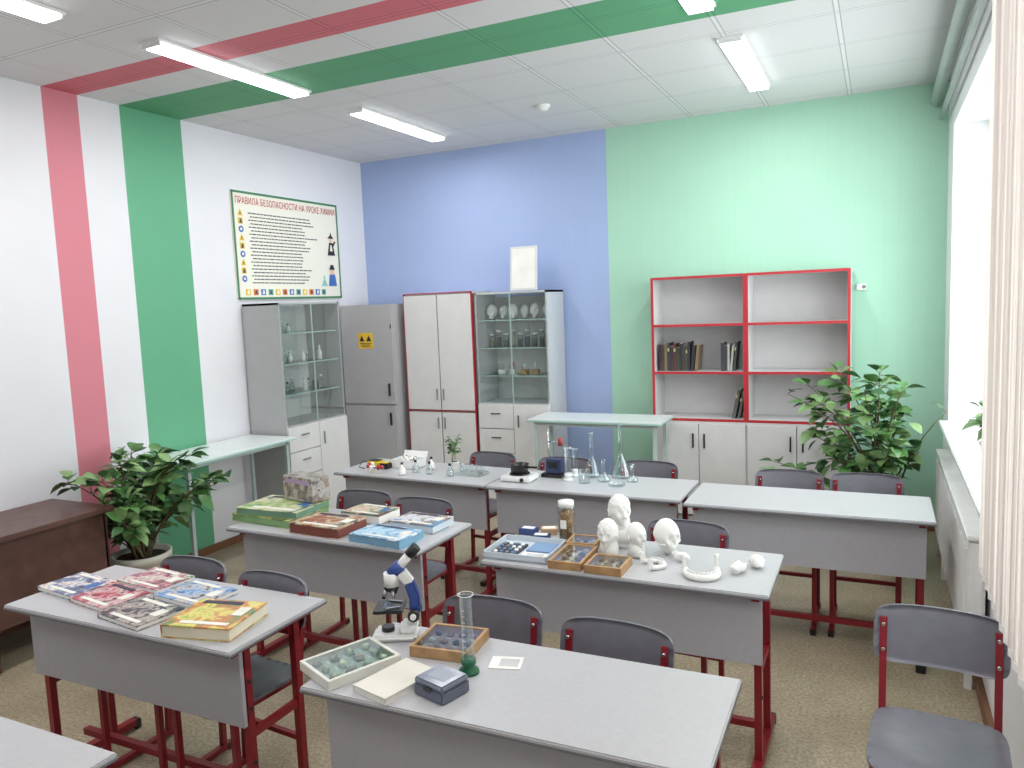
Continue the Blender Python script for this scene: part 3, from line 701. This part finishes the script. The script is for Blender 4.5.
o=MB('multimeter_set'); o.box((0,0,.025),(.1,.08,.05),mat('case_yellow',(220,192,50),.4),bev=.008); o.box((0,0,.052),(.08,.055,.006),black); o.box((.09,-.01,.02),(.07,.07,.04),black,bev=.006); o.box((.09,-.01,.042),(.05,.05,.004),MATS['case_yellow']); o.tube([(-.05,0,.03),(-.09,-.03,.05),(-.1,-.06,.01),(-.04,-.08,.005)],.003,black); o.done((1.58,-2.2,TZ))
o=MB('plastic_container'); 
for s in (-1,1): o.box((s*.098,0,.03),(.004,.14,.06),white); o.box((0,s*.068,.03),(.2,.004,.06),white)
o.box((0,0,.002),(.2,.14,.004),white); o.box((0,.085,.065),(.2,.004,.07),white,rx=-.5)
random.seed(3)
for k in range(12): o.cyl((random.uniform(-.08,.08),random.uniform(-.05,.05),.01),(random.uniform(-.08,.08),random.uniform(-.05,.05),.07),.006,random.choice((white,metal,paper)))
o.done((1.80,-2.12,TZ),-.05)
for i,(x,y) in enumerate(((1.95,-2.26),(2.0,-2.14),(2.07,-2.28),(1.9,-2.35),(2.24,-2.3))):
    o=MB('small_flask'); o.lathe([(0,.002),(.025,.002),(.027,.01),(.022,.04),(.008,.055),(.008,.075),(.0,.076)],labglass if i not in(1,3) else white,seg=16); o.cyl((0,0,.07),(0,0,.085),.009,black); o.done((x,y,TZ))
o=MB('molecular_model'); 
random.seed(4)
for k in range(9):
    p=(random.uniform(-.05,.05),random.uniform(-.04,.04),.02+random.uniform(0,.05)); o.sph(p,.014,random.choice((black,white,mat('atom_red',(170,50,50),.3),mat('atom_blue',(60,70,150),.3))),seg=10); o.cyl(p,(0,0,.03),.003,metal,seg=6)
o.done((1.68,-2.33,TZ))
plant('potted_seedling',(2.15,-2.09,TZ),(.034,.05),white,6,40,(.05,.05),(.16,.24),.045,0,12)
o=MB('glass_tray'); o.box((0,0,.01),(.2,.12,.02),glass,bev=.003); 
for k in range(5): o.cyl((-.08+k*.04,0,.02),(-.08+k*.04,0,.07),.012,labglass,seg=12); 
o.done((2.36,-2.22,TZ),-.1)
# cabinet contents
def shelfz(h,zs,k): return zs+(h-zs)*k/4+.0035
z=shelfz(1.975,.97,3)
for i in range(6): skull('skull_model',(1.54+i*.108,-.22+.03*(i%2),z),.13 if i%2 else .14,.4+random.uniform(-.4,.4),36)
z=shelfz(1.975,.97,2); o=MB('specimen_jar_set')
for i in range(9):
    x=1.52+i*.072; r=.026; hh=.1+.03*(i%2); o.lathe([(0,0),(r,0),(r,hh),(r*.8,hh+.01)],labglass,c=(x,-.2,0),seg=14); o.lathe([(0,.002),(r*.85,.002),(r*.85,hh*.7),(0,hh*.72)],random.choice((mat('jar_fill1',(150,130,100),.7),mat('jar_fill2',(90,100,90),.7),mat('jar_fill3',(200,190,170),.7))),c=(x,-.2,0),seg=12); o.cyl((x,-.2,hh+.008),(x,-.2,hh+.022),r*.85,white,seg=12)
o.done((0,0,z))
z=shelfz(1.975,.97,1); o=MB('small_apparatus_set')
for i in range(4):
    o.box((1.62+i*.11,-.2,.02),(.07,.06,.04),random.choice((black,white,wood)),bev=.003); o.cyl((1.62+i*.11,-.2,.04),(1.62+i*.11,-.2,.09+.02*(i%2)),.01,random.choice((redtrim,metal,white)),seg=10)
o.done((0,0,z))
for k in (1,2,3):
    z=shelfz(1.95,.93,k); o=MB('laboratory_glassware_set')
    for i in range(6 if k<3 else 3):
        y=-1.67+i*.11; r=.022; hh=random.uniform(.06,.12); o.lathe([(0,0),(r,0),(r,hh*.6),(r*.4,hh*.8),(r*.4,hh)],random.choice((labglass,white,labglass)),c=(.2+.05*(i%2),y,0),seg=12); o.cyl((.2+.05*(i%2),y,hh),(.2+.05*(i%2),y,hh+.012),r*.5,random.choice((black,white)),seg=10)
    o.done((0,0,z))
# ---------------- lights / world
def arealight(name,loc,sx,sy,e,rot,col=(1,1,1)):
    l=bpy.data.lights.new(name,'AREA'); l.shape='RECTANGLE'; l.size=sx; l.size_y=sy; l.energy=e; l.color=col
    q=bpy.data.objects.new(name,l); COL.objects.link(q); q.location=loc; q.rotation_euler=rot
for (a,b),e in zip(WIN,(92,120)): arealight('window_daylight',(W+.42,(a+b)/2,(Z0+Z1)/2),Z1-Z0,b-a,e,(0,math.pi/2,0),(.97,.985,1))
w=bpy.data.worlds.new('World'); scene.world=w; w.use_nodes=True
bg=w.node_tree.nodes['Background']; bg.inputs['Color'].default_value=(.93,.96,1,1); bg.inputs['Strength'].default_value=2.2
# ---------------- camera
ps,tt,r=-.4483,-.1039,-.0399
F=Vector((math.sin(ps)*math.cos(tt),math.cos(ps)*math.cos(tt),math.sin(tt))); R0=Vector((math.cos(ps),-math.sin(ps),0)); U0=R0.cross(F)
R=math.cos(r)*R0+math.sin(r)*U0; U=-math.sin(r)*R0+math.cos(r)*U0
cam=bpy.data.cameras.new('camera'); co=bpy.data.objects.new('camera',cam); COL.objects.link(co)
M=Matrix(((R.x,U.x,-F.x,4.7694),(R.y,U.y,-F.y,-6.5711),(R.z,U.z,-F.z,1.8665),(0,0,0,1))); co.matrix_world=M
cam.sensor_width=36; cam.lens=768.17/1024*36; cam.clip_start=.05
scene.camera=co
scene.view_settings.view_transform='Standard'; scene.view_settings.look='None'
